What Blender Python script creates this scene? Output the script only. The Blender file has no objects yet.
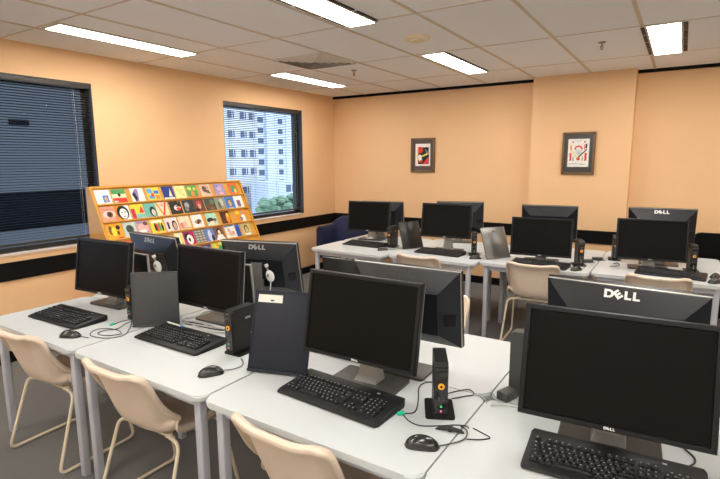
import bpy, bmesh, math, random
from mathutils import Vector, Matrix, Euler
random.seed(7)
PI = math.pi
R = math.radians
sc = bpy.context.scene
COL = sc.collection

# ------------------------------------------------------------------ materials
def mat(name, col, rough=.5, metal=0, spec=.5, coat=0, noise=0, nscale=40, bump=0, bscale=200, emis=None, estr=0):
    m = bpy.data.materials.new(name); m.use_nodes = True
    nt = m.node_tree; b = nt.nodes['Principled BSDF']
    b.inputs['Base Color'].default_value = (*col, 1)
    b.inputs['Roughness'].default_value = rough
    b.inputs['Metallic'].default_value = metal
    b.inputs['Specular IOR Level'].default_value = spec
    b.inputs['Coat Weight'].default_value = coat
    tc = nt.nodes.new('ShaderNodeTexCoord')
    if noise:
        n = nt.nodes.new('ShaderNodeTexNoise'); n.inputs['Scale'].default_value = nscale; n.inputs['Detail'].default_value = 5
        mx = nt.nodes.new('ShaderNodeMix'); mx.data_type = 'RGBA'
        mx.inputs[6].default_value = (*[c*(1-noise) for c in col], 1)
        mx.inputs[7].default_value = (*[min(1, c*(1+noise)) for c in col], 1)
        nt.links.new(tc.outputs['Object'], n.inputs['Vector'])
        nt.links.new(n.outputs['Fac'], mx.inputs[0]); nt.links.new(mx.outputs[2], b.inputs['Base Color'])
    if bump:
        n2 = nt.nodes.new('ShaderNodeTexNoise'); n2.inputs['Scale'].default_value = bscale; n2.inputs['Detail'].default_value = 3
        bp = nt.nodes.new('ShaderNodeBump'); bp.inputs['Strength'].default_value = bump; bp.inputs['Distance'].default_value = .01
        nt.links.new(tc.outputs['Object'], n2.inputs['Vector'])
        nt.links.new(n2.outputs['Fac'], bp.inputs['Height']); nt.links.new(bp.outputs['Normal'], b.inputs['Normal'])
    if emis:
        b.inputs['Emission Color'].default_value = (*emis, 1); b.inputs['Emission Strength'].default_value = estr
    return m

M = {}
M['wall_pale'] = mat('pale_bounce_paint', (.86, .82, .74), .8, noise=.03, nscale=3)  # for the unseen walls, kept pale to bounce neutral light onto the ceiling
M['wall'] = mat('peach_wall_paint', (.80, .51, .283), .75, noise=.03, nscale=3, bump=.05, bscale=350, spec=.2)
M['ceil'] = mat('mineral_fibre_tile', (.88, .88, .88), .95, noise=.05, nscale=260, bump=.12, bscale=500, spec=.1)
M['grid'] = mat('ceiling_grid_metal', (.66, .55, .41), .6)
M['carpet'] = mat('grey_carpet', (.175, .173, .170), 1, noise=.5, nscale=420, bump=.6, bscale=700, spec=.05)
M['black_trim'] = mat('black_trim', (.0055, .005, .005), .6, spec=.12, noise=.2)
M['sill'] = mat('sill_board', (.62, .47, .36), .6, noise=.04)
M['alu_dark'] = mat('dark_window_frame', (.05, .048, .045), .45, metal=.3)
M['slat'] = mat('blind_slat', (.030, .027, .022), .7, spec=.12, noise=.06)
M['cord'] = mat('blind_cord', (.35, .34, .32), .8)
M['top'] = mat('table_laminate', (.535, .562, .572), .38, noise=.02, nscale=120)
M['edge'] = mat('table_edge', (.6, .6, .58), .45)
M['leg'] = mat('table_leg_paint', (.47, .48, .54), .42, noise=.03, nscale=60)
M['plastic_chair'] = mat('beige_polypropylene', (.665, .54, .435), .42, noise=.03, nscale=30, bump=.03, bscale=600)
M['rod'] = mat('cream_steel_rod', (.64, .55, .42), .35)
M['bezel'] = mat('bezel_plastic', (.0065, .007, .0088), .4, spec=.28, noise=.1, nscale=300, bump=.03, bscale=900)
M['back'] = mat('monitor_back_plastic', (.008, .009, .0135), .31, spec=.42, noise=.1, nscale=90, bump=.04, bscale=900)
M['rim'] = mat('monitor_rim_silver', (.36, .335, .30), .4, metal=.3)
M['screen'] = mat('lcd_screen', (.0055, .005, .0046), .42, spec=.08, noise=.15, nscale=9)
M['neck'] = mat('stand_neck_silver', (.30, .29, .27), .38, metal=.5)
M['base'] = mat('stand_base', (.05, .047, .043), .35)
M['logo'] = mat('logo_chrome', (.82, .82, .82), .35, metal=.15)  # near-white base carries the lights mirrored in the chrome letters
M['logo_dim'] = mat('logo_chrome_dim', (.33, .32, .31), .4, metal=.3)  # same chrome letters, their weaker reflection put into a greyer base
M['logo_dark'] = mat('logo_dark', (.012, .012, .014), .4)
M['kb'] = mat('keyboard_case', (.0105, .0105, .0115), .48, spec=.3, bump=.03, bscale=900, noise=.08)
M['key'] = mat('keycap', (.010, .0105, .013), .45, spec=.25)
M['legend'] = mat('key_legend', (.34, .35, .37), .6)
M['gloss'] = mat('glossy_black', (.012, .012, .013), .22, coat=.3)
M['wheel'] = mat('rubber_wheel', (.05, .05, .052), .8)
M['client'] = mat('client_shell', (.006, .006, .0064), .42, spec=.3, noise=.08)
M['client_grey'] = mat('client_shell_grey', (.055, .058, .054), .45, noise=.08)
M['orange'] = mat('orange_ring', (.95, .42, .02), .4)
M['green'] = mat('green_jack', (.10, .62, .22), .5)
M['pink'] = mat('pink_jack', (.8, .2, .42), .5)
M['teal'] = mat('green_plug', (.0, .52, .30), .5)
M['cable'] = mat('black_cable', (.015, .015, .016), .5)
M['cable_grey'] = mat('pale_grey_cable', (.5, .5, .48), .55)
M['panel_grey'] = mat('holder_grey', (.055, .056, .060), .42, spec=.3, noise=.1, nscale=30)
M['panel_navy'] = mat('holder_navy', (.012, .0145, .025), .5, spec=.25, noise=.3, nscale=14)
M['panel_black'] = mat('holder_black', (.02, .019, .018), .28, noise=.1)
M['panel_sheen'] = mat('holder_black_sheen', (.26, .25, .24), .3, metal=.75, noise=.15, nscale=6)  # shiny black panel, its bright reflection put into a silver colour
M['panel_edge'] = mat('holder_edge_grey', (.27, .27, .27), .5)
M['paper'] = mat('paper_label', (.78, .75, .68), .7)
M['ink'] = mat('ink', (.04, .04, .04), .7)
M['pine'] = mat('honey_wood', (.62, .29, .032), .42, noise=.14, nscale=18)
M['white_plastic'] = mat('white_plastic', (.78, .77, .75), .4)
M['grey_plastic'] = mat('mid_grey_plastic', (.3, .3, .3), .5)
M['blue_vinyl'] = mat('navy_vinyl', (.016, .021, .062), .5, spec=.25, noise=.1, nscale=20, bump=.05, bscale=300)
M['orange_wood'] = mat('orange_wood', (.80, .34, .03), .45, noise=.08)
M['black_fabric'] = mat('black_fabric', (.005, .005, .005), .9, spec=.1, noise=.2, nscale=200)
M['frame_wood'] = mat('dark_gilt_frame', (.16, .085, .03), .4, noise=.25, nscale=60)
M['mat_brown'] = mat('brown_mount', (.075, .045, .03), .5, coat=.3)
M['mat_black'] = mat('black_mount', (.014, .015, .018), .3, coat=.6)
M['lamp'] = mat('lamp_diffuser', (.9, .9, .9), .5, emis=(1, .955, .88), estr=30)
M['lamp_frame'] = mat('lamp_frame', (.62, .56, .47), .5)
M['slot'] = mat('air_slot', (.012, .012, .013), .6)
M['cream'] = mat('detector_cream', (.80, .70, .50), .5)
M['vent'] = mat('vent_metal', (.66, .62, .56), .5)
M['brass'] = mat('sprinkler_metal', (.35, .27, .18), .4, metal=.6)
M['tower_a'] = mat('cream_facade', (.70, .66, .58), .9, noise=.05, nscale=.4)
M['tower_b'] = mat('white_facade', (.76, .78, .82), .9, noise=.04, nscale=.4)
M['tower_c'] = mat('blue_grey_facade', (.052, .054, .053), .8, noise=.08, nscale=.6)
M['tower_glass'] = mat('facade_glass', (.10, .12, .17), .3)
M['dark_cladding'] = mat('dark_cladding', (.004, .0045, .006), .9, spec=.03)
M['leaf'] = mat('leaf_green', (.20, .30, .17), .8, noise=.4, nscale=2)
M['trunk'] = mat('bark', (.10, .07, .05), .9)
M['street'] = mat('street_paving', (.45, .47, .50), .9, noise=.1, nscale=.3)
M['podium'] = mat('podium_wall', (.66, .69, .73), .9)

# window glass: clear, lets light through
def glass():
    m = bpy.data.materials.new('window_glass'); m.use_nodes = True
    nt = m.node_tree; nt.nodes.clear()
    o = nt.nodes.new('ShaderNodeOutputMaterial'); mx = nt.nodes.new('ShaderNodeMixShader')
    t = nt.nodes.new('ShaderNodeBsdfTransparent'); t.inputs[0].default_value = (.93, .96, 1, 1)
    g = nt.nodes.new('ShaderNodeBsdfGlossy'); g.inputs['Roughness'].default_value = .02
    f = nt.nodes.new('ShaderNodeFresnel'); f.inputs[0].default_value = 1.03
    nt.links.new(f.outputs[0], mx.inputs[0]); nt.links.new(t.outputs[0], mx.inputs[1]); nt.links.new(g.outputs[0], mx.inputs[2])
    nt.links.new(mx.outputs[0], o.inputs[0]); return m
M['glass'] = glass()

def colmat():
    m = bpy.data.materials.new('printed_card'); m.use_nodes = True
    nt = m.node_tree; b = nt.nodes['Principled BSDF']
    a = nt.nodes.new('ShaderNodeVertexColor'); a.layer_name = 'print'
    n = nt.nodes.new('ShaderNodeTexNoise'); n.inputs['Scale'].default_value = 45; n.inputs['Detail'].default_value = 4
    tc = nt.nodes.new('ShaderNodeTexCoord'); nt.links.new(tc.outputs['Object'], n.inputs['Vector'])
    mr = nt.nodes.new('ShaderNodeMapRange'); mr.inputs[3].default_value = .55; mr.inputs[4].default_value = 1.4
    nt.links.new(n.outputs['Fac'], mr.inputs[0])
    v = nt.nodes.new('ShaderNodeVectorMath'); v.operation = 'SCALE'
    nt.links.new(a.outputs['Color'], v.inputs[0]); nt.links.new(mr.outputs[0], v.inputs['Scale'])
    nt.links.new(v.outputs[0], b.inputs['Base Color']); b.inputs['Roughness'].default_value = .4; b.inputs['Specular IOR Level'].default_value = .2
    return m
M['print'] = colmat()

# ------------------------------------------------------------------ mesh helpers
class MB:
    def __init__(s): s.bm = bmesh.new(); s.mats = []; s.cur = 0
    def m(s, key):
        if key not in s.mats: s.mats.append(key)
        s.cur = s.mats.index(key); return s
    def _tag(s, faces):
        for f in faces: f.material_index = s.cur
    def box(s, c, d, rot=None, bev=0, seg=2):
        r = bmesh.ops.create_cube(s.bm, size=1)
        vs = r['verts']
        mtx = Matrix.Translation(c) @ (rot.to_matrix().to_4x4() if rot else Matrix()) @ Matrix.Diagonal((*d, 1))
        bmesh.ops.transform(s.bm, matrix=mtx, verts=vs)
        fs = list({f for v in vs for f in v.link_faces}); s._tag(fs)
        if bev:
            es = list({e for v in vs for e in v.link_edges})
            n = set(s.bm.faces) - set(fs)
            r = bmesh.ops.bevel(s.bm, geom=es, offset=bev, segments=seg, affect='EDGES', profile=.5)
            for f in r['faces']: f.material_index = s.cur
        return s
    def cyl(s, c, r, h, axis='Z', seg=24, r2=None, rot=None):
        q = bmesh.ops.create_cone(s.bm, cap_ends=True, segments=seg, radius1=r, radius2=r if r2 is None else r2, depth=h)
        mt = {'Z': Matrix(), 'X': Matrix.Rotation(PI/2, 4, 'Y'), 'Y': Matrix.Rotation(-PI/2, 4, 'X')}[axis]
        if rot: mt = rot.to_matrix().to_4x4() @ mt
        bmesh.ops.transform(s.bm, matrix=Matrix.Translation(c) @ mt, verts=q['verts'])
        s._tag({f for v in q['verts'] for f in v.link_faces}); return s
    def ball(s, c, d, rot=None, u=20, v=12):
        q = bmesh.ops.create_uvsphere(s.bm, u_segments=u, v_segments=v, radius=1)
        mtx = Matrix.Translation(c) @ (rot.to_matrix().to_4x4() if rot else Matrix()) @ Matrix.Diagonal((*d, 1))
        bmesh.ops.transform(s.bm, matrix=mtx, verts=q['verts'])
        s._tag({f for w in q['verts'] for f in w.link_faces}); return s
    def torus(s, c, r, t, axis='Y', n=24, k=8):
        rings = []
        for i in range(n):
            a = 2*PI*i/n; ring = []
            for j in range(k):
                b = 2*PI*j/k; rr = r + t*math.cos(b); h = t*math.sin(b)
                p = {'Y': (rr*math.cos(a), h, rr*math.sin(a)), 'Z': (rr*math.cos(a), rr*math.sin(a), h), 'X': (h, rr*math.cos(a), rr*math.sin(a))}[axis]
                ring.append(s.bm.verts.new(Vector(c)+Vector(p)))
            rings.append(ring)
        for i in range(n):
            for j in range(k):
                f = s.bm.faces.new((rings[i][j], rings[(i+1) % n][j], rings[(i+1) % n][(j+1) % k], rings[i][(j+1) % k])); f.material_index = s.cur
        return s
    def loft(s, rings, cap=True, closed=True):
        vs = [[s.bm.verts.new(p) for p in r] for r in rings]
        n = len(vs[0])
        for a, b in zip(vs, vs[1:]):
            for i in range(n if closed else n-1):
                f = s.bm.faces.new((a[i], a[(i+1) % n], b[(i+1) % n], b[i])); f.material_index = s.cur
        if cap:
            for r in (vs[0], vs[-1]):
                try:
                    f = s.bm.faces.new(r); f.material_index = s.cur
                except ValueError: pass
        return s
    def prism(s, pts, z0, z1, axis='Z'):
        def P(p, z):
            return {'Z': (p[0], p[1], z), 'Y': (p[0], z, p[1]), 'X': (z, p[0], p[1])}[axis]
        return s.loft([[P(p, z0) for p in pts], [P(p, z1) for p in pts]])
    def tube(s, pts, r, fillet=0, k=10, fs=6):
        P = [Vector(p) for p in pts]
        if fillet:
            Q = [P[0]]
            for a, b, c in zip(P, P[1:], P[2:]):
                d1 = (a-b); d2 = (c-b); f = min(fillet, d1.length*.49, d2.length*.49)
                p1 = b+d1.normalized()*f; p2 = b+d2.normalized()*f
                for i in range(fs+1):
                    t = i/fs; Q.append((1-t)**2*p1+2*t*(1-t)*b+t*t*p2)
            Q.append(P[-1]); P = Q
        T = [(P[min(i+1, len(P)-1)]-P[max(i-1, 0)]).normalized() for i in range(len(P))]
        n = T[0].orthogonal().normalized(); rings = []
        for i, p in enumerate(P):
            n = (n - T[i]*n.dot(T[i]))
            n = n.normalized() if n.length > 1e-6 else T[i].orthogonal().normalized()
            b = T[i].cross(n)
            rings.append([p+(n*math.cos(2*PI*j/k)+b*math.sin(2*PI*j/k))*r for j in range(k)])
        return s.loft(rings)
    def obj(s, name, parent=None, smooth=True, mats=None, loc=None, rot=None):
        bmesh.ops.recalc_face_normals(s.bm, faces=s.bm.faces)
        me = bpy.data.meshes.new(name); s.bm.to_mesh(me); s.bm.free()
        for k in s.mats: me.materials.append(M[k])
        if smooth:
            for p in me.polygons: p.use_smooth = True
            me.set_sharp_from_angle(angle=R(35))
        o = bpy.data.objects.new(name, me); COL.objects.link(o)
        if parent: o.parent = parent
        if loc: o.location = loc
        if rot: o.rotation_euler = rot
        return o

def spline(pts, n=6):
    """Catmull-Rom through the points"""
    P = [Vector(p) for p in pts]; P = [2*P[0]-P[1]]+P+[2*P[-1]-P[-2]]; out = []
    for i in range(1, len(P)-2):
        for k in range(n):
            t = k/n; a, b, c, d = P[i-1:i+3]
            out.append(.5*((2*b)+(c-a)*t+(2*a-5*b+4*c-d)*t*t+(3*b-a-3*c+d)*t**3))
    out.append(P[-2]); return out

def tag(o, label, cat, group=None, kind=None):
    o['label'] = label; o['category'] = cat
    if group: o['group'] = group
    if kind: o['kind'] = kind
    return o
def thing(name, label, cat, loc=(0, 0, 0), rz=0, group=None):
    o = bpy.data.objects.new(name, None); COL.objects.link(o); o.empty_display_size = .1
    o.location = loc; o.rotation_euler = (0, 0, rz)
    return tag(o, label, cat, group)
def struct(o):
    o['kind'] = 'structure'; return o
def rrect(w, d, r, n=5, cx=0, cy=0):
    pts = []
    for sx, sy, a0 in ((1, 1, 0), (-1, 1, 90), (-1, -1, 180), (1, -1, 270)):
        for i in range(n+1):
            a = R(a0+90*i/n); pts.append((cx+sx*(w/2-r)+r*math.cos(a), cy+sy*(d/2-r)+r*math.sin(a)))
    return pts

# ------------------------------------------------------------------ camera
W_, H_ = 720, 479
cam_d = bpy.data.cameras.new('camera'); cam = bpy.data.objects.new('camera', cam_d); COL.objects.link(cam)
cam_d.sensor_width = 36; cam_d.sensor_fit = 'HORIZONTAL'; cam_d.lens = 499.61/720*36; cam_d.clip_end = 400; cam_d.clip_start = .05
rz, rx, ry = .57017, -.15618, .00482
Rm = Matrix.Rotation(rz, 3, 'Z') @ Matrix.Rotation(rx, 3, 'X') @ Matrix.Rotation(ry, 3, 'Y')
right, fwd, up = Rm @ Vector((1, 0, 0)), Rm @ Vector((0, 1, 0)), Rm @ Vector((0, 0, 1))
mw = Matrix((right, up, -fwd)).transposed().to_4x4(); mw.translation = Vector((4.5184, -6.3307, 1.6176))
cam.matrix_world = mw
sc.camera = cam

# ------------------------------------------------------------------ room shell
H = 2.566; XR = 7.4; YB = -8.6
WZ0, WZ1 = .868, 2.31          # window opening
W1Y0, W1Y1 = -6.0, -3.727
W2Y0, W2Y1 = -2.193, -.761
WT = .16
b = MB().m('carpet'); b.box((XR/2, YB/2, -.05), (XR+.4, -YB+.4, .1)); struct(b.obj('floor'))
b = MB().m('ceil'); b.box((XR/2, YB/2, H+.04), (XR+.4, -YB+.4, .08)); struct(b.obj('ceiling'))
b = MB().m('wall')
def wl(y0, y1, z0, z1): b.box((-WT/2, (y0+y1)/2, (z0+z1)/2), (WT, y1-y0, z1-z0))
wl(YB, 0, 0, WZ0); wl(YB, 0, WZ1, H)
wl(YB, W1Y0, WZ0, WZ1); wl(W1Y1, W2Y0, WZ0, WZ1); wl(W2Y1, 0, WZ0, WZ1)
struct(b.obj('wall_left', smooth=False))
b = MB().m('wall'); b.box((XR/2, .08, H/2), (XR+.32, .16, H)); struct(b.obj('wall_back'))
b = MB().m('wall_pale'); b.box((XR+.08, YB/2, H/2), (.16, -YB, H)); struct(b.obj('wall_right'))
b = MB().m('wall_pale'); b.box((XR/2, YB-.08, H/2), (XR+.32, .16, H)); struct(b.obj('wall_front'))
PX0, PX1, PY = 2.972, 4.031, -.159
b = MB().m('wall'); b.box(((PX0+PX1)/2, PY/2, H/2), (PX1-PX0, -PY, H)); struct(b.obj('pillar'))
# dark chair-rail bands, baseboards and the black shadow line under the ceiling
def strip(name, segs, z0, z1, t):
    b = MB().m('black_trim')
    for (x0, y0, x1, y1) in segs:
        b.box(((x0+x1)/2, (y0+y1)/2, (z0+z1)/2), (max(abs(x1-x0), t), max(abs(y1-y0), t), z1-z0))
    return struct(b.obj(name, smooth=False))
back_segs = [(0, -.006, PX0, -.006), (PX0-.006, PY-.012, PX0-.006, 0), (PX0-.012, PY-.006, PX1+.012, PY-.006), (PX1+.006, PY-.012, PX1+.006, 0), (PX1, -.006, XR, -.006)]
strip('trim_1', [(.006, YB, .006, 0)], .673, .821, .012)
strip('trim_2', back_segs, .673, .821, .012)
strip('baseboard_left', [(.006, YB, .006, 0)], 0, .095, .012)
strip('baseboard_back', back_segs, 0, .095, .012)
strip('trim_3', [(0, -.01, PX0, -.01), (PX1, -.01, XR, -.01)], H-.034, H, .02)
# ceiling grid
b = MB().m('grid')
gx = [.555+.6055*k for k in range(12)]; gy = [-.87-1.183*k for k in range(7)]
for x in gx: b.box((x, YB/2, H-.002), (.024, -YB, .004))
for y in gy: b.box((XR/2, y, H-.0016), (XR, .014, .0032))
struct(b.obj('trim_4', smooth=False))

# windows: frame, pane, sill board
def window(n, y0, y1, mull):
    yc = (y0+y1)/2; w = y1-y0; zc = (WZ0+WZ1)/2; h = WZ1-WZ0; x = -.125
    root = bpy.data.objects.new(f'window_{n}', None); COL.objects.link(root); root.location = (x, yc, WZ0); struct(root)
    b = MB().m('alu_dark'); t = .055
    b.box((0, 0, t/2), (.06, w, t)); b.box((0, 0, h-t/2), (.06, w, t))
    for s in (-1, 1): b.box((0, s*(w/2-t/2), h/2), (.06, t, h))
    for m in mull: b.box((0, m, h/2), (.05, .045, h))
    for s in (-1, 1): b.box((.055, s*(w/2-.004), h/2), (.13, .008, h))  # dark liners over the reveals, their shade put into the colour
    b.box((.055, 0, h-.004), (.13, w, .008))
    b.obj('window_frame', root, smooth=False)
    b = MB().m('glass'); b.box((0, 0, h/2), (.006, w-.06, h-.06)); b.obj('pane', root, smooth=False)
    b = MB().m('sill'); b.box((.068, 0, .008), (.13, w-.004, .016)); b.obj('window_sill', root, smooth=False)
window(1, W1Y0, W1Y1, [-.2]); window(2, W2Y0, W2Y1, [])

def blind(y0, y1, label, cords, nlab):
    yc = (y0+y1)/2; w = y1-y0-.012; zb = .945
    t = thing('venetian_blind', label, 'blind', (-.03, yc, zb), 0, None)
    b = MB().m('alu_dark'); b.box((0, 0, WZ1-zb-.028), (.034, w, .045), bev=.003); b.obj('headrail', t)
    b = MB().m('slat'); z = .04
    while z < WZ1-zb-.07:
        # gently crowned slat, tipped towards the room
        ring = []
        for i in range(7):
            u = -1+2*i/6; ring.append((u*.0125, .0022*(1-u*u)))
        a = R(12); ca, sa = math.cos(a), math.sin(a)
        for off in (0,):
            top = [(p[0]*ca-p[1]*sa, z+p[0]*sa+p[1]*ca) for p in ring]; bot = [(p[0], p[1]-.0005) for p in top][::-1]
            b.loft([[(q[0], -w/2, q[1]) for q in top+bot], [(q[0], w/2, q[1]) for q in top+bot]])
        z += .0215
    b.obj('slat', t)
    b = MB().m('alu_dark'); b.box((0, 0, .010), (.028, w, .020), bev=.004); b.obj('bottom_rail', t)
    for c in cords:
        b = MB().m('cord')
        for s in (-1, 1): b.tube([(s*.0145, c, .012), (s*.0145, c, WZ1-zb-.05)], .0016, k=6)
        b.obj('lift_cord', t)
    return t
blind(W1Y0, W1Y1, 'wide dark venetian blind over the larger window at the left', [.98, .25, -.5], 1)
blind(W2Y0, W2Y1, 'narrower venetian blind in the window between card rack and corner', [-.6, -.2, .2, .6], 2)

# ------------------------------------------------------------------ outside, seen through the panes
def building(name, label, loc, rz=0):
    return thing(name, label, 'building', loc, rz)
t = building('office_tower', 'cream office tower with rows of dark windows outside the narrower window', (-60, 0, -25))
b = MB().m('tower_a'); b.box((-6, 52.1, 30), (12, 17, 60)); b.obj('facade', t, smooth=False)
for r_ in range(7):
    z = 25-6.5+r_*3.18
    for yy in (48.2, 51.3, 54.3, 57.1, 59.2):
        b = MB().m('tower_glass'); b.box((.04, yy, z), (.1, 1.35, 1.15)); b.m('tower_b'); b.box((.1, yy+.25, z), (.1, .12, 1.15)); b.box((.12, yy, z-.65), (.3, 1.6, .1))
        b.obj('window', t, smooth=False)
t = building('apartment_tower', 'bluish white tower beside the cream one outside the narrower window', (-60, 0, -25))
b = MB().m('tower_b'); b.box((-6.8, 69.2, 30), (12, 17, 60)); b.box((-6.2, 64.6, 30), (12, 2.9, 60)); b.box((-6.5, 70.2, 30), (12, 2.6, 60)); b.obj('facade', t, smooth=False)
for r_ in range(9):
    z = 25-2.3+r_*1.9
    for yy, w in ((61.75, 2.1), (67.5, 1.2)):
        b = MB().m('tower_glass'); b.box((-.77, yy, z), (.1, w, .98)); b.obj('window', t, smooth=False)
t = building('podium_block', 'low white block at the towers\' foot outside the narrower window', (-56, 0, -25))
b = MB().m('podium'); b.box((0, 60.4, 11.6), (4, 8.0, 23.2)); b.obj('facade', t, smooth=False)
for k in range(2):
    b = MB().m('tower_glass'); b.box((2.03, 61.6+1.6*k, 21.9), (.1, 1.2, 1.2)); b.obj('window', t, smooth=False)
def tree(y, x, z, s, label):
    t = thing('street_tree', label, 'tree', (x, y, z), 0, 'trees below the towers')
    b = MB().m('trunk'); b.tube([(0, 0, 0), (.1, 0, 2.2*s), (0, .1, 3.4*s)], .18*s); b.obj('trunk', t)
    b = MB().m('leaf'); rnd = random.Random(int(y*10))
    for i in range(34):
        a = rnd.uniform(0, 2*PI); rr = rnd.uniform(0, 1.7)*s; zz = rnd.uniform(2.4, 4.8)*s
        b.ball((rr*math.cos(a), rr*math.sin(a), zz), (rnd.uniform(.5, .9)*s, rnd.uniform(.5, .9)*s, rnd.uniform(.4, .7)*s), u=8, v=6)
    o = b.obj('foliage', t); o['kind'] = 'stuff'
tree(47.6, -46, -7.9, .8, 'leafy tree nearest the cream tower, outside')
tree(50.9, -46, -8.1, .85, 'rounder middle tree of the street outside')
tree(54.2, -46, -7.9, .95, 'tallest leafy tree, below the bluish white tower')
b = MB().m('street'); b.box((-40, 30, -8.3), (76, 120, .4)); struct(b.obj('ground_outside'))
t = building('neighbouring_office', 'blue grey office facade filling the view behind the larger window', (-13, 0, -10))
b = MB().m('tower_c'); b.box((-3, -1, 16.7), (6, 12.6, 12)); b.box((-2.8, -1, 4.75), (6, 12.6, 9.5)); b.obj('facade', t, smooth=False)
b = MB().m('dark_cladding'); b.box((-3.1, -1, 10.1), (6, 12.6, 1.3)); b.obj('recessed_band', t, smooth=False)
b = MB().m('dark_cladding'); b.box((.02, 1.35, 12.85), (.08, .55, .16)); b.obj('window', t, smooth=False)

# ------------------------------------------------------------------ ceiling fittings
def troffer(x, y, label, slots):
    t = thing('ceiling_light', label, 'ceiling light', (x, y, H), 0, 'recessed fluorescent troffers')
    w, l = .205, 1.165
    b = MB().m('lamp_frame')
    b.box((-w/2-.008, 0, -.006), (.016, l+.03, .012)); b.box((w/2+.008, 0, -.006), (.016, l+.03, .012))
    for s in (-1, 1): b.box((0, s*(l/2+.008), -.006), (w, .016, .012))
    b.obj('frame', t, smooth=False)
    b = MB().m('lamp'); b.box((0, 0, -.0055), (w, l, .007)); b.obj('diffuser', t, smooth=False)
    for s in (-1, 1):
        if slots:
            b = MB().m('slot')
            for k in range(4): b.box((s*(w/2+.016+slots/2), -.43+.287*k, -.005), (slots, .245, .006))
            b.obj('air_slot', t, smooth=False)
LABS = {(0, 1): ('slim ceiling light without vents, running over the larger window', 0), (1, 1): ('ceiling light with black air slots, cut by the photo top', .022),
        (0, 0): ('slim ceiling light nearest the corner, above the narrower window', 0), (1, 0): ('ceiling light with thin dark slots beside the round detector', .010),
        (2, 0): ('ceiling light with wide black slots above the right bay', .028)}
for i, x in enumerate((.715, 2.553, 4.322, 6.13)):
    for j, y in enumerate((-1.462, -3.80, -6.17, -7.95)):
        lab, sl = LABS.get((i, j), ('ceiling light behind the camera in the unseen half of room', .02))
        troffer(x, y, lab, sl)
t = thing('ceiling_vent', 'square louvred ceiling air vent near the left lights', 'vent', (1.465, -2.35, H))
b = MB().m('vent')
for k in range(5):
    s = .57-.11*k; z = -.010-.001*k
    for a in range(4):
        rot = Euler((0, 0, a*PI/2)); p = Vector((0, s/2-.012, z)); p.rotate(rot)
        e = Euler((R(42), 0, a*PI/2)); b.box(p, (s, .026, .003), rot=e)
b.obj('louvre', t, smooth=False)
b = MB().m('slot'); b.box((0, 0, -.002), (.56, .56, .002)); b.obj('backing', t, smooth=False)
t = thing('smoke_detector', 'round cream smoke detector on the ceiling tile', 'smoke detector', (2.695, -2.652, H))
b = MB().m('cream'); b.cyl((0, 0, -.012), .10, .024, r2=.105, seg=36); b.obj('housing', t)
b = MB().m('cream'); b.cyl((0, 0, -.028), .05, .016, seg=30); b.obj('sensor_cap', t)
for x, y, lab in ((1.506, -1.734, 'small ceiling sprinkler between the vent and the corner light'), (3.879, -1.659, 'small ceiling sprinkler left of the light with wide slots')):
    t = thing('sprinkler', lab, 'sprinkler', (x, y, H), 0, 'ceiling sprinklers')
    b = MB().m('brass'); b.cyl((0, 0, -.004), .028, .008, seg=24); b.obj('escutcheon', t)
    b = MB().m('brass'); b.cyl((0, 0, -.022), .006, .04, seg=12); b.tube([(-.009, 0, -.03), (-.010, 0, -.045), (0, 0, -.055)], .003, k=6); b.tube([(.009, 0, -.03), (.010, 0, -.045), (0, 0, -.055)], .003, k=6); b.cyl((0, 0, -.057), .014, .003, seg=16); b.obj('head', t)

# ------------------------------------------------------------------ prints: flat shapes in print units, colour in an attribute
def ell(cx, cy, rx, ry, c, n=18, a0=0, a1=360): return ([(cx+rx*math.cos(R(a0+(a1-a0)*i/n)), cy+ry*math.sin(R(a0+(a1-a0)*i/n))) for i in range(n+(0 if a1-a0 == 360 else 1))], c)
def rec(x0, y0, x1, y1, c): return ([(x0, y0), (x1, y0), (x1, y1), (x0, y1)], c)
def pol(c, *p): return (list(p), c)
def printed(name, w, h, th, bg, shapes, parent=None, edge=(.75, .72, .66)):
    """sheet lying in its local XZ plane, face towards -Y, bottom centre at the origin"""
    bm = bmesh.new(); lay = bm.loops.layers.float_color.new('print')
    def face(vs, c):
        f = bm.faces.new(vs)
        for l in f.loops: l[lay] = (*c, 1)
        return f
    v = [bm.verts.new((sx*w/2, y, z)) for y in (-th, 0) for sx, z in ((-1, 0), (1, 0), (1, h), (-1, h))]
    face(v[0:4], bg)
    for q in ((4, 7, 6, 5), (0, 4, 5, 1), (1, 5, 6, 2), (2, 6, 7, 3), (3, 7, 4, 0)): face([v[i] for i in q], edge)
    for k, (pts, c) in enumerate(shapes):
        pts = [(min(.985, max(.015, x)), min(.985, max(.015, y))) for x, y in pts]
        a = sum(p[0]*q[1]-q[0]*p[1] for p, q in zip(pts, pts[1:]+pts[:1]))
        if a < 0: pts = pts[::-1]
        try: face([bm.verts.new(((x-.5)*w, -th-.0003-.00025*k, y*h)) for x, y in pts], c)
        except ValueError: pass
    me = bpy.data.meshes.new(name); bm.to_mesh(me); bm.free(); me.materials.append(M['print'])
    o = bpy.data.objects.new(name, me); COL.objects.link(o)
    if parent: o.parent = parent
    return o
K = (.02, .02, .022); WH = (.82, .80, .76); RD = (.70, .05, .04); YE = (.85, .62, .05); OR = (.85, .27, .03); NV = (.02, .04, .22)
GN = (.08, .32, .10); TL = (.25, .52, .45); PK = (.80, .42, .38); PU = (.26, .20, .46); BR = (.16, .07, .04); CR = (.82, .68, .45); BL = (.05, .22, .60); GY = (.35, .36, .36); LM = (.55, .68, .12); SK = (.60, .36, .24); TAN = (.50, .32, .18)

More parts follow.
